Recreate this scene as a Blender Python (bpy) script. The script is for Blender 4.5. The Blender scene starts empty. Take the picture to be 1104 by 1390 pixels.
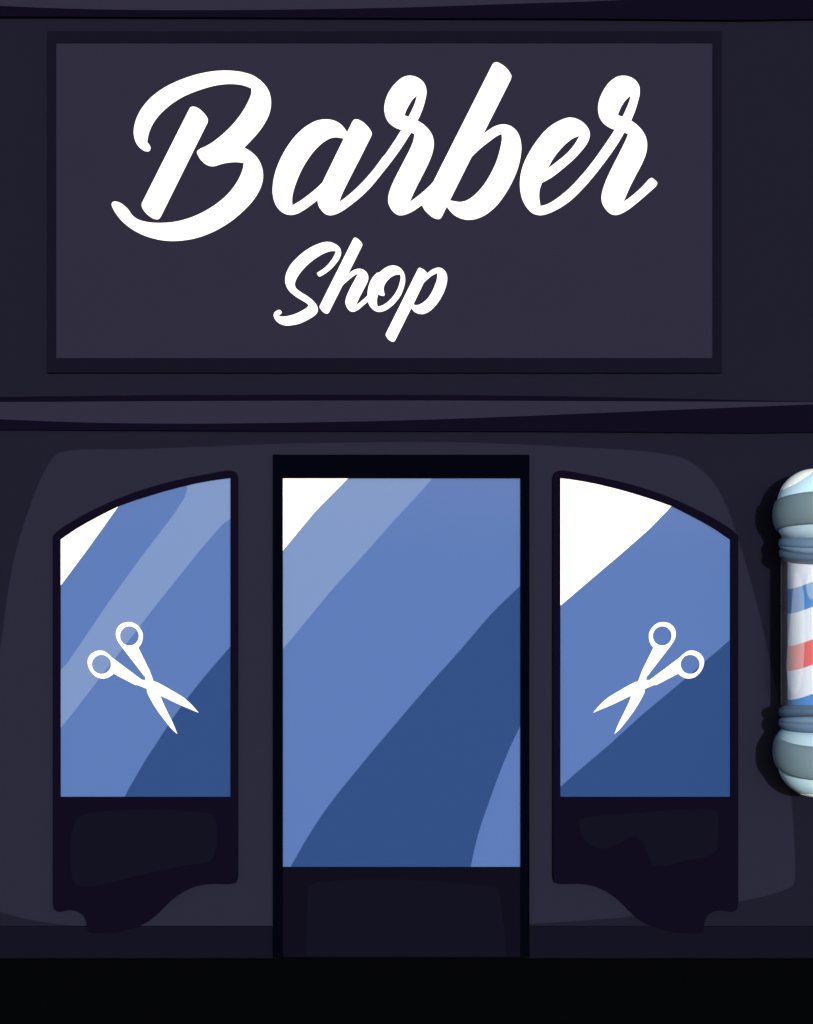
import bpy, bmesh, math
from math import radians as R, sin, cos, pi, sqrt
from mathutils import Vector

# ------------------------------------------------------------------ scale of the shopfront
U = 280.0            # image pixels per metre; positions and outlines are taken from image pixels
D = 9.0              # camera distance from the wall
EYE = (1300 - 695) / U
SUN_AZ, SUN_EL = 11.0, 7.5

scene = bpy.context.scene
C = scene.collection

def X(px, y=0.0): return (px - 552) / U * (D + y) / D  # image pixels to metres, scaled about the camera for depth y
def Z(py, y=0.0): return EYE + (695 - py) / U * (D + y) / D

# ------------------------------------------------------------------ materials
LIGHT = (2.345, 2.039, 1.778)      # radiance of a white wall facing the sun in this scene
def lin(h):
    h = h.lstrip('#')
    out = []
    for i in range(3):
        c = int(h[2*i:2*i+2], 16) / 255
        out.append(c / 12.92 if c <= 0.04045 else ((c + 0.055) / 1.055) ** 2.4)
    return out

def paint(name, hexa, rough=0.8, spec=0.0, coat=0.0, grain=0.02, scale=14.0, metal=0.0, albedo=None, turn=1.0):
    """painted surface: base colour with a faint unevenness of the coat of paint"""
    m = bpy.data.materials.new(name); m.use_nodes = True
    nt = m.node_tree; b = nt.nodes['Principled BSDF']
    col = albedo if albedo else [c / l / turn for c, l in zip(lin(hexa), LIGHT)]
    if max(col) > 0.86: col = [c * 0.86 / max(col) for c in col]
    b.inputs['Roughness'].default_value = rough
    b.inputs['Specular IOR Level'].default_value = spec
    b.inputs['Metallic'].default_value = metal
    b.inputs['Coat Weight'].default_value = coat
    b.inputs['Coat Roughness'].default_value = 0.05
    if grain > 0:
        tc = nt.nodes.new('ShaderNodeTexCoord')
        n = nt.nodes.new('ShaderNodeTexNoise'); n.inputs['Scale'].default_value = scale
        n.inputs['Detail'].default_value = 5
        nt.links.new(tc.outputs['Object'], n.inputs['Vector'])
        r = nt.nodes.new('ShaderNodeMix'); r.data_type = 'RGBA'
        r.inputs[6].default_value = [c * (1 - grain) for c in col] + [1]
        r.inputs[7].default_value = [min(1, c * (1 + grain)) for c in col] + [1]
        nt.links.new(n.outputs['Fac'], r.inputs[0])
        nt.links.new(r.outputs[2], b.inputs['Base Color'])
    else:
        b.inputs['Base Color'].default_value = list(col) + [1]
    return m

def film(name, opacity, colour=(0.85, 0.87, 0.9), gloss=0.0):
    """clear sheet with a little milky tint"""
    m = bpy.data.materials.new(name); m.use_nodes = True
    nt = m.node_tree; nt.nodes.clear()
    out = nt.nodes.new('ShaderNodeOutputMaterial')
    t = nt.nodes.new('ShaderNodeBsdfTransparent')
    d = nt.nodes.new('ShaderNodeBsdfDiffuse'); d.inputs['Color'].default_value = (*colour, 1)
    mx = nt.nodes.new('ShaderNodeMixShader'); mx.inputs[0].default_value = opacity
    nt.links.new(t.outputs[0], mx.inputs[1]); nt.links.new(d.outputs[0], mx.inputs[2])
    last = mx
    if gloss:
        g = nt.nodes.new('ShaderNodeBsdfGlossy'); g.inputs['Roughness'].default_value = 0.05
        m2 = nt.nodes.new('ShaderNodeMixShader'); m2.inputs[0].default_value = gloss
        nt.links.new(mx.outputs[0], m2.inputs[1]); nt.links.new(g.outputs[0], m2.inputs[2]); last = m2
    nt.links.new(last.outputs[0], out.inputs['Surface'])
    return m

M = dict(
    wall=paint('dark_wall_paint', '#211f2e', scale=3),
    patch=paint('wall_shading_light_tone', '#2d2b3c', scale=3),  # lighter tone of the shading painted on the wall
    plinth=paint('plinth_paint', '#161422'),
    cornice=paint('cornice_shade_paint', '#110d1e'),  # shadow tone painted into the cornice; reused on the parapet cap
    cornice_lit_face=paint('cornice_lit_paint', '#312e40', scale=3),  # lit tone painted on the front of the cornice
    sign_board=paint('sign_board_paint', '#302d3f', scale=3),
    sign_frame=paint('sign_frame_paint', '#171523'),
    white=paint('white_enamel_and_reflection', '#ffffff', albedo=(0.84, 0.84, 0.84), grain=0.0),  # letters and emblems, also the white reflections painted on the panes
    dome_glare=paint('cool_white_highlight', '#ffffff', albedo=(0.76, 0.83, 0.88), rough=0.3, grain=0.0),  # highlight on the pole domes, painted as flat white
    frame=paint('window_frame_paint', '#120d1e'),
    frame_patch=paint('lighter_patch_paint', '#151322'),  # slightly lighter tone of the irregular patches on the lower panels
    door=paint('door_paint', '#120f1d'),
    door_frame=paint('black_frame_paint', '#04050f'),
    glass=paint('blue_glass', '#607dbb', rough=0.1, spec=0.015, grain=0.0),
    pale=paint('pale_blue_reflection', '#8399c9', rough=0.2, spec=0.015, grain=0.0),  # pale reflection in the glass, painted as flat colour
    navy=paint('dark_blue_reflection', '#345188', rough=0.1, spec=0.015, grain=0.0),  # dark reflection in the glass, painted as flat colour
    band=paint('grey_green_metal', '#687a83', turn=0.7, rough=0.6, spec=0.2),
    neck=paint('pale_steel', '#98acb9', turn=0.55, rough=0.5, spec=0.2),
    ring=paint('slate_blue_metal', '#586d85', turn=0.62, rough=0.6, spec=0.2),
    ring_highlight=paint('slate_highlight', '#647990', turn=0.62, rough=0.6, spec=0.2),  # highlight strip on the collars, painted as a lighter tone
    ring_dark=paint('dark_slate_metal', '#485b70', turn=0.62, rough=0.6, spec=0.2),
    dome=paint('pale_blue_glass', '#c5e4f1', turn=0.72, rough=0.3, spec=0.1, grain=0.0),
    dome_grey=paint('grey_blue_shading', '#a0b6c2', turn=0.62, rough=0.3, spec=0.1, grain=0.0),  # shading on the pole domes, painted as a greyer tone
    pole_white=paint('lavender_white_enamel', '#dee3ee', turn=0.8, grain=0.0),
    pole_blue=paint('blue_enamel', '#3583c8', turn=0.82, grain=0.0),
    pole_red=paint('red_enamel', '#e4605c', turn=0.85, grain=0.0),
    tube=film('clear_tube', 0.045, (.7, .69, .92)),
    tube_glare=film('pale_tube_glare', 0.15, (.78, .87, .98)),  # milky tint that paints the highlights on the tube
    iron=paint('bracket_iron', '#20202a'),
)

# ------------------------------------------------------------------ object helpers
def link(o, parent=None):
    C.objects.link(o)
    if parent is not None: o.parent = parent
    return o

def tag(o, label=None, cat=None, group=None, kind=None):
    if label: o['label'] = label
    if cat: o['category'] = cat
    if group: o['group'] = group
    if kind: o['kind'] = kind
    return o

def thing(name, loc, label, cat):
    o = bpy.data.objects.new(name, None); o.location = loc
    o.empty_display_size = 0.2
    link(o); tag(o, label, cat); return o

def put(name, me, mat, parent=None):
    """link a mesh given in world coordinates under a parent whose origin may be elsewhere"""
    me.materials.clear(); me.materials.append(mat)
    o = bpy.data.objects.new(name, me)
    if parent is not None:
        off = Vector((0, 0, 0)); p = parent
        while p is not None:
            off += p.location; p = p.parent
        me.transform(__import__('mathutils').Matrix.Translation(-off))
    return link(o, parent)

def shape(name, loops, mat, y_front, y_back, parent=None, bevel=0.0):
    """plate cut to an outline (first loop outer, further loops islands or holes), in image pixels, scaled about the camera to its front face"""
    cu = bpy.data.curves.new(name, 'CURVE'); cu.dimensions = '2D'; cu.fill_mode = 'BOTH'
    for lp in loops:
        s = cu.splines.new('POLY'); s.points.add(len(lp) - 1)
        for p, (px, py) in zip(s.points, lp): p.co = (X(px, y_front), Z(py, y_front), 0, 1)
        s.use_cyclic_u = True
    depth = y_back - y_front
    cu.extrude = depth / 2
    if bevel:
        cu.extrude = depth / 2 - bevel; cu.bevel_depth = bevel; cu.bevel_resolution = 1; cu.offset = -bevel
    tmp = bpy.data.objects.new('tmp', cu); C.objects.link(tmp)
    dg = bpy.context.evaluated_depsgraph_get()
    me = bpy.data.meshes.new_from_object(tmp.evaluated_get(dg))
    bpy.data.objects.remove(tmp); bpy.data.curves.remove(cu)
    me.name = name
    yc = (y_front + y_back) / 2
    for v in me.vertices:
        x, z, t = v.co
        v.co = (x, yc - t, z)
    bm = bmesh.new(); bm.from_mesh(me)
    bmesh.ops.remove_doubles(bm, verts=bm.verts, dist=1e-6)
    bmesh.ops.recalc_face_normals(bm, faces=bm.faces)
    bm.to_mesh(me); bm.free()
    return put(name, me, mat, parent)

def box(name, x0, x1, y0, y1, z0, z1, mat, parent=None, bev=0.0):
    bm = bmesh.new()
    r = bmesh.ops.create_cube(bm, size=1)
    for v in bm.verts:
        v.co = ((x0 + x1) / 2 + v.co.x * (x1 - x0), (y0 + y1) / 2 + v.co.y * (y1 - y0), (z0 + z1) / 2 + v.co.z * (z1 - z0))
    if bev: bmesh.ops.bevel(bm, geom=bm.edges[:], offset=bev, segments=2, affect='EDGES', profile=0.5)
    me = bpy.data.meshes.new(name); bm.to_mesh(me); bm.free()
    return put(name, me, mat, parent)

# ------------------------------------------------------------------ outlines
FR = dict(F=(140, 80, 4.6), A=(365, 150, 7.36), R=(510, 90, 9.2), L=(520, 190, 9.2), B=(580, 70, 5.79),
          E=(720, 90, 5.8105), S=(365, 310, 9.2), H=(465, 310, 8.6875), P=(495, 350, 9.2),
          X=(100, 840, 10.036), Y=(180, 900, 11.04), O=(0, 0, 1.0))

def smooth(pts, n=8):
    """closed outline through the points; points with a third value are corners"""
    N = len(pts)
    cs = [i for i, p in enumerate(pts) if len(p) > 2]
    P = [Vector((p[0], p[1])) for p in pts]
    out = []
    def cr(a, b, c, d):
        t0 = 0.0; t1 = t0 + max(1e-4, (b - a).length ** .5); t2 = t1 + max(1e-4, (c - b).length ** .5); t3 = t2 + max(1e-4, (d - c).length ** .5)
        r = []
        for k in range(n):
            t = t1 + (t2 - t1) * k / n
            A1 = a * ((t1 - t) / (t1 - t0)) + b * ((t - t0) / (t1 - t0))
            A2 = b * ((t2 - t) / (t2 - t1)) + c * ((t - t1) / (t2 - t1))
            A3 = c * ((t3 - t) / (t3 - t2)) + d * ((t - t2) / (t3 - t2))
            B1 = A1 * ((t2 - t) / (t2 - t0)) + A2 * ((t - t0) / (t2 - t0))
            B2 = A2 * ((t3 - t) / (t3 - t1)) + A3 * ((t - t1) / (t3 - t1))
            r.append(B1 * ((t2 - t) / (t2 - t1)) + B2 * ((t - t1) / (t2 - t1)))
        return r
    iscorner = lambda i: len(pts[i % N]) > 2
    for i in range(N):
        b, c = P[i], P[(i + 1) % N]
        if iscorner(i) and iscorner(i + 1):
            out.append(b); continue
        a = P[i - 1] if not iscorner(i) else b * 2 - c
        d = P[(i + 2) % N] if not iscorner(i + 1) else c * 2 - b
        out += cr(a, b, c, d)
    return [(p.x, p.y) for p in out]

def trace(*segs, n=8):
    """segs: frame letter, list of points measured in pixels of that image enlargement"""
    pts = []
    for f, lst in segs:
        ox, oy, s = FR[f]
        for p in lst:
            q = (ox + p[0] / s, oy + p[1] / s)
            pts.append(q + (1,) if len(p) > 2 else q)
    return smooth(pts, n)

k = 1
barber = [
    # B: bowls and flourish
    trace(('F', [(275,520,k),(290,537),(296,557),(289,574),(270,577),(242,564),(214,535),(197,495),(192,450),(203,390),(235,320),(290,250),(370,187),(470,136),(580,98),(690,77),(790,73),(880,85),(945,108),(1000,150),(1035,200),(1049,265),(1040,335),(1010,400),(960,470),(882,553,k),(925,580),(965,620),(992,675),(999,740),(985,800),(950,865),(890,935),(810,1005),(710,1068),(600,1113),(500,1133),(410,1136),(320,1122),(230,1090),(150,1040),(95,985),(62,932),(54,908),(62,893),(85,891),(115,903),(145,927),(165,950),(180,973),(215,1000),(280,1019),(355,1024),(440,1018),(540,993),(640,948),(730,888),(800,820),(850,745),(875,680),(879,648,k),(820,644),(750,653),(690,670),(655,664),(620,640),(595,605),(587,580),(600,565),(640,546),(690,516),(780,440),(850,360),(900,280),(926,215),(926,183,k),(870,163),(790,156),(700,166),(590,198),(490,241),(400,303),(330,376),(290,450),(278,500)])),
    # B: stem
    trace(('F', [(538,315,k),(550,300),(575,299),(605,315),(638,348),(654,376),(653,395,k),(360,985,k),(347,999),(325,1000),(295,985),(262,955),(243,922),(242,902,k)])),
    # a, r and b, written in one stroke
    trace(('A', [(783,218,k),(838,108,k),(855,91),(880,88),(925,105),(975,145),(1015,195),(1030,225),(1022,258,k),(900,500,k),(790,715),(730,840),(703,915,k),(770,867),(860,790),(960,690),(1050,585)]),
          ('L', [(0,211)]), ('R', [(120,1100),(230,940),(322,795,k),(240,760),(170,705),(128,635),(110,540),(118,450),(150,355),(200,270),(270,190),(340,138),(410,117),(480,123),(545,152),(598,200),(628,260),(636,330),(622,410),(595,510),(560,600),(523,677,k),(590,720),(650,775),(700,845),(724,920),(727,990)]),
          ('L', [(612,180),(575,275),(510,410),(430,565),(370,690),(335,775,k),(420,713),(510,640),(590,565),(632,517),(650,480,k)]),
          ('B', [(513,102,k),(528,87),(550,84),(580,97),(620,127),(650,165),(662,195),(654,226,k),(441,648,k),(490,612),(545,582),(600,572),(650,582),(695,615),(725,665),(740,740),(735,820),(715,910),(675,1010),(620,1110),(550,1205),(470,1275),(400,1310),(335,1322),(270,1313),(215,1285),(175,1245),(155,1217,k)]),
          ('L', [(732,965,k),(712,983),(680,987),(630,970),(575,930),(525,878),(498,832),(492,810,k),(440,845),(380,885),(310,920),(250,938),(195,937),(145,910),(98,855),(70,790),(66,730),(75,670),(105,580),(160,460),(230,325),(300,190)]),
          ('R', [(395,1104),(450,990),(478,905),(487,843,k),(445,828,k),(400,895),(330,1005)]),
          ('L', [(150,210),(0,403)]),
          ('A', [(1020,763),(930,853),(830,935),(740,1000),(670,1035),(615,1046),(570,1035),(530,1000),(500,955),(485,897,k),(420,945),(350,995),(285,1030),(220,1043),(160,1030),(100,985),(60,920),(40,830),(42,740),(65,620),(110,500),(180,370),(270,250),(370,160),(470,105),(560,88),(640,97),(710,130),(755,175)])),
    trace(('A', [(750,280,k),(700,270),(650,268),(590,288),(510,345),(420,445),(340,570),(285,690),(245,810),(232,890),(236,948,k),(310,905),(400,840),(490,765),(537,718,k)])),
    trace(('R', [(520,360,k),(470,405),(425,470),(385,545),(360,612,k),(412,630,k),(455,545),(495,450)])),
    trace(('B', [(586,645,k),(545,665),(490,705),(420,760),(350,826,k),(178,1170,k),(215,1176),(260,1182),(310,1170),(370,1130),(440,1055),(500,960),(550,850),(580,740),(588,690)])),
    # e and r
    trace(('E', [(310,404),(380,420),(430,455),(462,500),(470,540),(455,595),(410,660),(340,735),(260,805),(170,875),(92,918,k),(75,970),(70,1030),(80,1103,k),(140,1085),(220,1035),(310,960),(400,865),(490,755),(580,630),(667,500,k),(620,480),(575,445),(545,395),(535,330),(545,265),(575,195),(620,130),(680,85),(735,74),(790,85),(835,115),(860,160),(863,215),(850,275),(825,355),(795,428,k),(840,460),(885,510),(912,560),(922,620),(912,690),(880,770),(830,865),(780,965),(735,1070,k),(790,1030),(850,980),(905,925),(938,890),(958,880),(980,895),(1000,915),(998,935),(970,965),(920,1010),(850,1070),(780,1125),(720,1160),(670,1173),(630,1160),(590,1120),(567,1075),(563,1020),(580,950),(620,850),(680,730),(735,620),(763,560),(772,533,k),(742,522,k),(690,610),(610,725),(510,855),(410,970),(310,1065),(210,1130),(130,1165),(75,1174)]),
          ('B', [(830,1270),(780,1220),(745,1150),(730,1060),(735,970),(760,880),(810,780),(870,690),(940,610),(1020,553)])),
    trace(('E', [(390,545,k),(330,572),(260,630),(190,715),(135,808,k),(200,760),(290,685),(350,615)])),
    trace(('E', [(792,228,k),(745,275),(712,330),(690,385,k),(728,398,k),(760,330),(785,265)])),
]
shop = [
    trace(('S', [(600,558,k),(700,490),(770,415),(820,335),(838,280,k),(770,285),(690,312),(590,370),(490,450),(400,545),(345,630),(325,700),(342,748),(400,795),(480,845),(550,900),(595,955),(613,1010),(605,1050),(560,1095),(480,1145),(380,1190),(280,1210),(210,1212),(140,1190),(90,1150),(63,1100),(65,1065),(95,1030),(130,1018),(155,1032),(163,1052),(145,1072),(118,1098,k),(170,1102),(260,1090),(350,1060),(430,1020),(480,985),(495,960),(478,938),(410,895),(330,845),(260,785),(218,715),(205,640),(220,560),(270,460),(360,360),(470,270),(590,205),(690,172),(760,170),(830,195),(885,240),(903,295),(885,370),(830,450),(750,530),(650,596),(630,600),(612,582)])),
    trace(('H', [(128,124,k),(145,110),(170,115),(205,145),(232,180),(235,200,k),(65,540,k),(110,505),(165,480),(215,477),(260,495),(292,530),(305,580),(295,630),(255,710),(200,815),(158,912,k),(220,860),(296,793,k),(300,730),(320,650),(355,580),(410,523,k),(435,522,k),(490,475),(550,445),(600,437)]),
          ('P', [(420,110),(470,150),(500,210),(507,290),(490,370),(455,460),(400,540),(330,610),(250,660),(180,675),(120,655),(70,605),(42,548,k)]),
          ('H', [(255,900),(190,955),(130,983),(85,970),(50,925),(35,870),(50,800),(95,700),(150,600),(185,530,k),(140,555),(70,610),(0,675)]),
          ('S', [(915,724,k),(750,1052,k),(730,1065),(700,1058),(660,1025),(637,990),(636,968,k)])),
    trace(('P', [(445,207,k),(400,210),(340,235),(280,290),(245,350),(238,400),(250,462),(240,475),(210,470),(168,457,k),(155,520),(155,570),(165,610,k),(220,595),(290,550),(360,475),(415,385),(445,290),(452,240)])),
    trace(('P', [(670,135,k),(685,124),(710,130),(750,155),(785,192,k),(850,145),(920,122),(980,140),(1020,190),(1033,260),(1015,360),(970,470),(900,580),(820,660),(740,700),(670,695),(620,670),(583,627,k),(380,1035,k),(360,1048),(320,1035),(280,995),(266,967),(268,945,k)])),
    trace(('P', [(910,187,k),(830,230),(740,310,k),(608,585,k),(660,590),(720,565),(790,505),(850,410),(895,300),(910,230)])),
]
def ell(cx, cy, rx, ry, n=48): return [(cx + rx * cos(2*pi*i/n), cy + ry * sin(2*pi*i/n)) for i in range(n)]
scissors = [
    trace(('X', [(745,45),(820,58),(890,110),(935,185),(943,250),(925,330),(882,395,k),(1035,705,k)]),
          ('Y', [(315,275,k),(365,288,k),(450,333),(620,430),(780,530),(880,620),(990,745,k),(870,693),(740,640),(580,565),(415,485,k),(450,580),(520,730),(600,890),(672,1065,k),(590,990),(500,880),(380,720),(270,540),(220,440,k),(215,385,k)]),
          ('X', [(995,952,k),(868,900,k),(845,903,k),(545,747,k),(505,780),(455,805),(390,813),(310,790),(235,715),(195,620),(200,540),(250,470),(330,435),(410,440),(470,478),(520,525,k),(930,833,k),(982,838,k),(975,785,k),(960,775,k),(650,372,k),(595,285),(577,205),(595,130),(650,70)])),
    ell(100 + 761/10.036, 840 + 233/10.036, 129/10.036, 132/10.036),
    ell(100 + 380/10.036, 840 + 621/10.036, 131/10.036, 131/10.036),
]
mir = lambda loop, c: [(c - x, y) for x, y in loop][::-1]

# ------------------------------------------------------------------ the setting
def sheet(name, x0, x1, y0, y1, z0, z1, mat):
    o = box(name, x0, x1, y0, y1, z0, z1, mat); tag(o, kind='structure'); return o
asph = paint('black_asphalt', '#000000', albedo=(0.022, 0.022, 0.026), rough=0.95, spec=0.0, grain=0.35, scale=90)
slab = paint('black_paving', '#000000', albedo=(0.0035, 0.0035, 0.004), rough=0.95, spec=0.0, grain=0.2, scale=60)
sheet('road', -300, 300, -300, 300, -0.40, -0.12, asph)
sheet('pavement', -14, 14, -3.0, 7.5, -0.119, 0.0, slab)

# ------------------------------------------------------------------ the shop building
BX0, BX1, TOP = -5.2, 5.2, 6.6
bld = thing('shop_building', (0, 0, 0), 'dark violet-grey barber shopfront with a glazed door between two arched windows', 'building')
box('wall', BX0, BX1, 0, 7, 0.0, TOP, M['wall'], bld)
box('parapet_cap', BX0 - .06, BX1 + .06, -.09, 7.06, TOP, TOP + .12, M['cornice'], bld)
EXT = 1456 + 552     # image pixel x of the wall's right end
LX = 552 - 1456

# shading of the wall, painted as a lighter raised shape round the openings
shape('wall_shading', [trace(('O', [(82,614),(190,609.5),(276,606.5),(360,603),(480,600.5),(600,600),(700,603),(790,607.5),(860,611.5),(900,616),(930,623),(948,634),(968,654),(986,686),(1004,738),(1018,784),(1032,838),(1050,918),(1062,975),(1072,1055),(1077,1120),(1079.5,1180),(1077,1201),(1058,1211),(1010,1222.5),(960,1232),(865,1243.5),(720,1254),(600,1256.6,k),(100,1256.6,k),(55,1251),(20,1243.5),(0,1237),(-9,1226),(-14,1180),(-17,1080),(-13,980),(0,884),(18,765),(38,695),(58,645),(72,622)]))], M['patch'], -.004, 0.05, bld)
box('plinth', BX0, BX1, -.009, .05, 0.0, Z(1257), M['plinth'], bld)

def cornice(top, low, ftop, flow):
    """top/low: outline of the moulding, dark as painted shade; ftop/flow: its lit part, a pale tapering board"""
    f = lambda pts: [(p[0], p[1]) for p in pts]
    c = shape('cornice', [f(top) + f(low)[::-1]], M['cornice'], -.03, 0.02, bld)
    shape('cornice_lit_face', [f(ftop) + f(flow)[::-1]], M['cornice_lit_face'], -.033, -.02, c)  # lit strip painted pale; the dark rest is painted shadow
    return c
def dense(pts):
    o = trace(('O', [(pts[0][0], pts[0][1], 1)] + pts[1:-1] + [(pts[-1][0], pts[-1][1], 1)]), n=6)
    # trace closes the loop; keep the open run only
    idx = max(range(len(o)), key=lambda i: o[i][0])
    return o[:idx + 1]
cornice(dense([(LX,543),(-300,541),(0,538.6),(276,536),(552,536),(700,537),(900,540.5),(1104,545),(1400,549),(EXT,552)]),
        dense([(LX,582),(-300,582),(0,583),(276,584.5),(552,585),(828,586),(1020,587.5),(1104,586.5),(1400,586),(EXT,586)]),
        dense([(-420,547.5),(-200,547),(0,545.8),(276,544.3),(552,543.6),(800,544.5),(1000,545.3),(1104,545.8),(1180,546.4)]),
        dense([(-420,548.5),(-200,557),(0,569),(120,573.6),(276,575),(552,570.5),(828,560),(1104,549),(1180,547)]))
cornice(dense([(LX,-44),(0,-44),(552,-44),(1104,-44),(EXT,-44)]),
        dense([(LX,21),(0,22),(276,23),(552,24),(828,25),(1000,26.5),(1104,25),(EXT,24)]),
        dense([(-420,-20),(0,-26),(276,-27),(552,-25),(828,-18),(1000,-12)]),
        dense([(-420,-18),(-150,-2),(0,7.8),(120,12.4),(276,13.8),(420,12.5),(552,10),(700,5),(838,0.3),(1000,-10)]))

# ---- windows
arch = [(82,732.3),(103,718),(121.5,707.3),(140,697.5),(161,687),(182,679.5),(203,672.8),(224,666.5),(243.8,661.3),(265,656.3),(284.6,652.6),(299,650.5),(313,648.8)]
pane = [(82,1082)] + arch + [(313,1082)]
frame_out = trace(('O', [(71.5,1228,k),(71.5,728,k),(78,721),(100,706.5),(121.5,694.7),(162.3,676),(208.5,660),(252,649.2),(284.6,642.8),(311,638.6),(319.5,641),(323,648.5,k),(323,1191,k),(321,1197.5),(315,1200),(287.8,1200),(268,1203),(248.7,1211),(232.4,1222.8),(216,1239),(199.8,1252),(186,1258),(165,1263.6),(147,1266),(125,1266.3),(119,1262),(117.2,1252),(113.2,1243.5),(106.8,1238.4),(98,1236),(89,1236.6),(80.8,1238),(74.5,1235.5)]), n=5)
grow = lambda lp, s=1.012: [(sum(x for x, y in lp)/len(lp) + (x - sum(a for a, b in lp)/len(lp)) * s, sum(y for x, y in lp)/len(lp) + (y - sum(b for a, b in lp)/len(lp)) * s) for x, y in lp]
YF, YG = -.030, -.016           # frame face, glass face
def in_arch(x0, x1): return [p for p in arch if x0 <= p[0] <= x1]
patchL = trace(('O', [(104,1112),(112,1106),(135,1102.5),(170,1100),(220,1099),(262,1102),(286,1106),(292.5,1112),(294,1130),(292,1158),(286,1168),(250,1175),(200,1186),(160,1195),(130,1202),(110,1202),(100,1196),(97,1180),(96,1150),(99,1125)]), n=4)
patchR = trace(('O', [(786,1111,k),(817,1106.7),(883,1102.3),(927,1099.4),(968,1099.4),(973.7,1103),(976,1116),(974.4,1141.5),(970,1158),(937.8,1167),(892,1176),(885,1172.6),(879.3,1159.8),(873.8,1145),(866.5,1137),(857.3,1136),(842.7,1143.3),(828,1149.5),(813.4,1151.7),(800.6,1145.9),(789.6,1134)]), n=4)

def window(mirror, label):
    t = (lambda lp: mir(lp, 1074)) if mirror else (lambda lp: lp)
    w = shape('window', [t(frame_out), t(pane)], M['frame'], YF, .03, bld, bevel=.003)
    tag(w, label)
    shape('glass_pane', [grow(t(pane))], M['glass'], YG, .02, w)
    shape('raised_patch', [patchR if mirror else patchL], M['frame_patch'], YF - .003, YF + .01, w)
    sc = [mir(l, 1075) for l in scissors] if mirror else scissors
    e = shape('scissors_emblem', sc, M['white'], YG - .004, YG + .001, w)
    tag(e, 'white open scissors, blades pointing down ' + ('left' if mirror else 'right'))
    return w
YS = YG - .0015
wl = window(False, 'arched window sloping down to the left, with pale and white diagonal reflections painted on')
shape('white_reflection', [[(82,795.5)] + in_arch(82,161) + [(121.5,742.3)]], M['white'], YS, YG + .001, wl)  # glare in the upper corner, painted as a white sheet
shape('pale_reflection', [[(82,910),(91.6,900),(110,873),(148.7,815.7),(192,756),(235.7,698.8),(249.2,678),(253,669),(254.7,659)] + in_arch(255,313) + [(313,704.6),(305,709.5),(298,716.5),(271,747.7),(216.6,815.7),(156.8,893),(100,966.8),(82,989)]], M['pale'], YS, YG + .001, wl)  # diagonal reflection painted across the left pane
shape('dark_reflection', [[(169.2,1082),(177,1067),(187,1050),(199,1029.5),(212,1010),(230,982),(250,953.5),(270,928),(290,904),(313,877.6),(313,1082)]], M['navy'], YS, YG + .001, wl)  # darker part of the reflection, painted on the left pane
wr = window(True, 'arched window sloping down to the right, with a large white reflection painted on')
arch_r = [(1074 - x, y) for x, y in arch][::-1]
shape('white_reflection', [[p for p in arch_r if p[0] < 912] + [(912,686.7),(898,701.5),(882.2,717.6),(862,735.5),(841.6,753.3),(806,783.6),(761,822)]], M['white'], YS, YG + .001, wr)  # glare on the right pane, painted as a white sheet
shape('dark_reflection', [[(761,1082),(761,1068),(781.2,1050),(828.3,1010),(871.5,970.5),(928.6,923),(958.2,897),(992,868),(992,1082)]], M['navy'], YS, YG + .001, wr)  # darker part of the reflection, painted on the right pane

# ---- door
d = shape('door', [[(371,617),(719,617),(719,1300),(371,1300)], [(384,649),(707,649),(707,1299.9),(384,1299.9)]], M['door_frame'], -.032, .03, bld, bevel=.002)
tag(d, 'tall black-framed shop door with blue glass above a dark kick panel')
YD = -.016
shape('glass_pane', [[(382,647),(709,647),(709,1180),(382,1180)]], M['glass'], YD, .02, d)
shape('kick_panel', [[(383,1177),(708,1177),(708,1300),(383,1300)]], M['door'], YD - .008, .01, d)
shape('raised_patch', [trace(('O', [(419.5,1203),(426,1199),(440,1196.5),(465,1194.8),(506,1193.6),(560,1194.5),(611,1197),(655,1201.8),(672,1203.6),(677.5,1208),(680.7,1235),(685,1262),(687,1298,k),(416,1298,k),(416.5,1254),(418,1212)]), n=4)], M['frame_patch'], YD - .011, YD, d)
YS = YD - .0015
shape('white_reflection', [[(384,649),(472.9,649),(427,695.5),(384,747.8)]], M['white'], YS, YD + .001, d)  # glare on the door glass, painted as a white sheet
shape('pale_reflection', [[(472.9,649),(587.4,649),(575,663.7),(532,710),(490.8,756.6),(453,798),(384,881.5),(384,747.8),(427,695.5)]], M['pale'], YS, YD + .001, d)  # reflection stripe painted on the door glass
shape('dark_reflection', [trace(('O', [(707,794.6,k),(669.8,830.6),(623.6,884),(585,927),(547.6,970.4),(496.8,1030.6),(446,1094),(417.6,1136.8),(394.5,1177,k),(638.9,1177,k),(649,1133.6),(664.9,1086),(687,1027.4),(707,984,k)]), n=4)], M['navy'], YS, YD + .001, d)  # dark sweep of the reflection, painted on the door glass

# ------------------------------------------------------------------ the sign
sg = thing('shop_sign', (X(522), 0, Z(506)), 'wide dark framed sign reading Barber Shop in white script above the cornice', 'sign')
shape('sign_board', [[(74,56),(970,56),(970,488),(74,488)]], M['sign_board'], -.018, 0, sg)
shape('sign_frame', [[(64,42),(980,42),(980,506),(64,506)], [(76,58),(968,58),(968,486),(76,486)]], M['sign_frame'], -.026, 0, sg, bevel=.002)
tag(shape('lettering', barber, M['white'], -.024, -.017, sg), 'large white script word Barber')
tag(shape('lettering', shop, M['white'], -.024, -.017, sg), 'small white script word Shop')

# ------------------------------------------------------------------ the barber's pole
YP = -.215
KP = (D + YP) / D / U                       # metres per image pixel, scaled about the camera to the pole's axis
PX = X(1106, YP)
zp = lambda py: EYE + (695 - py) * KP
pole = thing('barber_pole', (PX, YP, zp(1082)), 'wall-mounted pole with slanting red, white and blue stripes and pale domes on the dark wall', 'barber pole')

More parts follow.
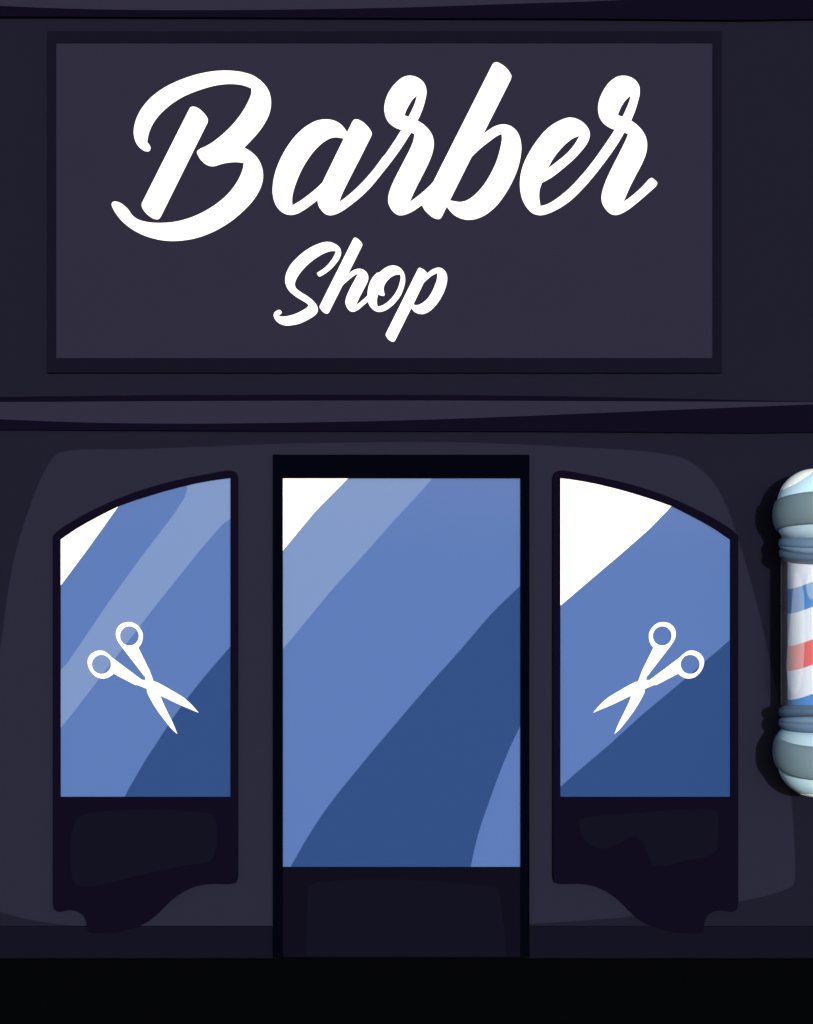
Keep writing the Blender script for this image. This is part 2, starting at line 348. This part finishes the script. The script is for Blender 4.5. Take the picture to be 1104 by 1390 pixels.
def lathe(name, prof, mat, parent=None, n=96, cuts=(), caps=True, cx=0.0):
    """turned part; prof = (height, radius, rise of its front edge) in image pixels"""
    bm = bmesh.new(); rings = []
    for py, r, tilt in prof:
        ring = []
        for i in range(n):
            a = 2 * pi * i / n
            x, y = sin(a), -cos(a)
            ring.append(bm.verts.new((PX + x * r * KP, YP + y * r * KP, zp(py) + tilt * cos(a) * KP)))
        rings.append(ring)
    for a, b in zip(rings, rings[1:]):
        for i in range(n):
            j = (i + 1) % n
            bm.faces.new((a[i], a[j], b[j], b[i]))
    if caps:
        bm.faces.new(rings[0]); bm.faces.new(rings[-1][::-1])
    for (px0, py0, px1, py1) in cuts:       # keep the side left of the direction p0 -> p1 (seen from the front)
        p0 = Vector((PX + (px0 - 1106) * KP, 0, zp(py0))); p1 = Vector((PX + (px1 - 1106) * KP, 0, zp(py1)))
        nrm = (p1 - p0).cross(Vector((0, 1, 0))).normalized()
        r = bmesh.ops.bisect_plane(bm, geom=bm.verts[:] + bm.edges[:] + bm.faces[:], plane_co=p0, plane_no=nrm, clear_outer=True)
        ed = [e for e in r['geom_cut'] if isinstance(e, bmesh.types.BMEdge)]
        if ed and caps: bmesh.ops.holes_fill(bm, edges=ed)
    bmesh.ops.recalc_face_normals(bm, faces=bm.faces)
    me = bpy.data.meshes.new(name); bm.to_mesh(me); bm.free()
    for p in me.polygons: p.use_smooth = len(p.vertices) == 4
    return put(name, me, mat, parent or pole)

def dome_prof(cy, r, sgn, m=20):
    return [(cy - sgn * r * cos(a), max(.05, r * sin(a)), 0) for a in [i / m * pi * .62 for i in range(m + 1)]]
# upper end
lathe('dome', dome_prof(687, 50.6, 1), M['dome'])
lathe('dome_highlight', dome_prof(687, 50.9, 1), M['dome_glare'], cuts=[(1154, 606, 1058, 667)])  # highlight cut out as a white piece of the upper dome
lathe('dome_shade', dome_prof(687, 50.9, 1), M['dome_grey'], cuts=[(1095, 672, 1107, 648), (1058, 667.5, 1154, 606.5)])  # shaded side of the upper dome, painted as a grey piece
lathe('neck', [(700,50,8),(712,50.5,8),(722,47.5,4),(730,43,0)], M['neck'])
lathe('band', [(680,48,13),(680.5,53.5,13),(684,54.8,13),(692,56,11.5),(700,56.3,10),(708,55.2,9),(716,52.2,8),(719,50,8),(718.5,46,8)], M['band'])
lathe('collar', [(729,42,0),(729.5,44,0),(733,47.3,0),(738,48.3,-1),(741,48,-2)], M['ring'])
lathe('collar', [(741,48,-2),(744,46.5,-5),(745.5,44,-6.5),(745.5,40,-6.5)], M['ring_highlight'])  # painted highlight along the lower edge of the upper collar
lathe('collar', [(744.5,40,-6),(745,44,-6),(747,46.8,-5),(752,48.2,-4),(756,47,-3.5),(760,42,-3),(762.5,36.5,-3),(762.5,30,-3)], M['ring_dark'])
# lower end
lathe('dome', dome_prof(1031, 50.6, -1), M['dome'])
lathe('dome_highlight', dome_prof(1031, 50.9, -1), M['dome_glare'], cuts=[(1058, 1079, 1154, 1069.5)])  # highlight cut out as a white piece of the lower dome
lathe('dome_shade', dome_prof(1031, 50.9, -1), M['dome_grey'], cuts=[(1107, 1067, 1092, 1044), (1154, 1069, 1058, 1078.5)])  # shaded side of the lower dome, painted as a grey piece
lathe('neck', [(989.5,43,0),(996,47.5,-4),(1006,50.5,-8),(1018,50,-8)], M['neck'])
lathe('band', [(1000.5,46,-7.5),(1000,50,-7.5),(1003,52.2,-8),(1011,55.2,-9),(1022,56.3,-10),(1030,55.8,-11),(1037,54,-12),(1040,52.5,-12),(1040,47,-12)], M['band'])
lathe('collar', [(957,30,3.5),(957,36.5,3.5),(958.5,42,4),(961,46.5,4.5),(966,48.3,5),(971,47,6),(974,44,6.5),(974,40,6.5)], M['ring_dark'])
lathe('collar', [(973.5,40,6),(974,44,6),(976,46.8,5),(980,48,3)], M['ring_highlight'])  # painted highlight along the upper edge of the lower collar
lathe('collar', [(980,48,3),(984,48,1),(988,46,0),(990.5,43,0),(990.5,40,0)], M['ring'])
# striped core: each stripe is a slanting ring of the cylinder
def stripe(name, zt, zb, mat):
    """band of the core between two slanting cuts; zt/zb = heights at its left edge"""
    sl = 15.5 / 36
    bm = bmesh.new(); n = 128; rings = []
    for zc in (zt, zb):
        ring = []
        for i in range(n):
            a = 2 * pi * i / n
            py = min(961, max(757, zc - sl * (sin(a) * 36 + 36)))
            ring.append(bm.verts.new((PX + sin(a) * 36 * KP, YP - cos(a) * 36 * KP, zp(py))))
        rings.append(ring)
    for i in range(n):
        j = (i + 1) % n
        if (rings[0][i].co - rings[1][i].co).length + (rings[0][j].co - rings[1][j].co).length > 1e-6:
            bm.faces.new((rings[0][i], rings[0][j], rings[1][j], rings[1][i]))
    bmesh.ops.remove_doubles(bm, verts=bm.verts, dist=1e-6)
    bmesh.ops.recalc_face_normals(bm, faces=bm.faces)
    me = bpy.data.meshes.new(name); bm.to_mesh(me); bm.free()
    for p in me.polygons: p.use_smooth = True
    return put(name, me, mat, pole)
stripe('white_stripe', 745, 799.5, M['pole_white'])
stripe('blue_stripe', 799.5, 833, M['pole_blue'])
stripe('white_stripe', 833, 876.5, M['pole_white'])
stripe('red_stripe', 876.5, 910.5, M['pole_red'])
stripe('white_stripe', 910.5, 949.5, M['pole_white'])
stripe('blue_stripe', 949.5, 985, M['pole_blue'])
lathe('glass_tube', [(759,45,0),(958,45,0)], M['tube'], caps=False)
def wrap(name, outline, mat, r=45.6):
    """highlight painted as a pale patch lying round the tube"""
    xs = [p[0] for p in outline]; x0, x1 = min(xs), max(xs)
    bm = bmesh.new(); m = 24; prev = None
    def span(x):
        ys = []
        for (ax, ay), (bx, by) in zip(outline, outline[1:] + outline[:1]):
            if (ax - x) * (bx - x) <= 0 and ax != bx: ys.append(ay + (by - ay) * (x - ax) / (bx - ax))
        return min(ys), max(ys)
    for i in range(m + 1):
        x = x0 + (x1 - x0) * min(.999, max(.001, i / m)); a, b = span(x); dx = x - 1106
        y = YP - sqrt(r * r - dx * dx) * KP
        col = [bm.verts.new((PX + dx * KP, y, zp(a))), bm.verts.new((PX + dx * KP, y, zp(b)))]
        if prev: bm.faces.new((prev[0], col[0], col[1], prev[1]))
        prev = col
    me = bpy.data.meshes.new(name); bm.to_mesh(me); bm.free()
    return put(name, me, mat, pole)
wrap('tube_highlight', trace(('O', [(1074,775.5),(1078,780),(1082,797),(1083.8,822),(1084,863),(1082,906),(1078.5,930),(1073.8,940),(1069,936.5),(1065.3,924),(1064,902),(1065.5,870),(1068,838),(1070.3,805),(1072,782)]), n=5), M['tube_glare'])  # long highlight on the tube, painted as a pale lens shape
wrap('tube_highlight', ell(1092.5, 793, 6.8, 18.2), M['tube_glare'])  # small oval highlight painted on the tube
# brackets behind the pole
for py in (745, 973):
    c = box('wall_bracket', PX - .03, PX + .03, YP + .05, -.012, zp(py) - .02, zp(py) + .02, M['iron'], pole, .003)
    box('wall_plate', PX - .06, PX + .06, -.012, 0.0, zp(py) - .05, zp(py) + .05, M['iron'], c, .002)

# ------------------------------------------------------------------ camera, light, sky
cam = bpy.data.cameras.new('camera'); co = bpy.data.objects.new('camera', cam); link(co)
cam.sensor_fit = 'VERTICAL'; cam.sensor_height = 24; cam.lens = 24 * D / (1390 / U)
co.location = (0, -D, EYE); co.rotation_euler = (R(90), 0, 0)
cam.clip_start = .05; cam.clip_end = 2000
scene.camera = co

az, el = R(SUN_AZ), R(SUN_EL)
sd = Vector((sin(az) * cos(el), -cos(az) * cos(el), sin(el)))     # towards the sun
sl = bpy.data.lights.new('sun', 'SUN'); sl.energy = 2.0; sl.angle = R(.5); sl.color = (1.0, .97, .93)
so = bpy.data.objects.new('sun', sl); link(so); so.location = sd * 30
so.rotation_euler = sd.to_track_quat('Z', 'Y').to_euler()
w = bpy.data.worlds.new('World'); scene.world = w; w.use_nodes = True
nt = w.node_tree; bg = nt.nodes['Background']
sky = nt.nodes.new('ShaderNodeTexSky'); sky.sky_type = 'NISHITA'; sky.sun_disc = False
sky.sun_elevation = el; sky.sun_rotation = R(180 - SUN_AZ)
nt.links.new(sky.outputs[0], bg.inputs['Color']); bg.inputs['Strength'].default_value = .15
scene.view_settings.view_transform = 'Standard'; scene.view_settings.look = 'None'
scene.view_settings.gamma = 1; scene.view_settings.use_curve_mapping = False
scene.view_settings.exposure = 1.05
scene.cycles.use_denoising = True
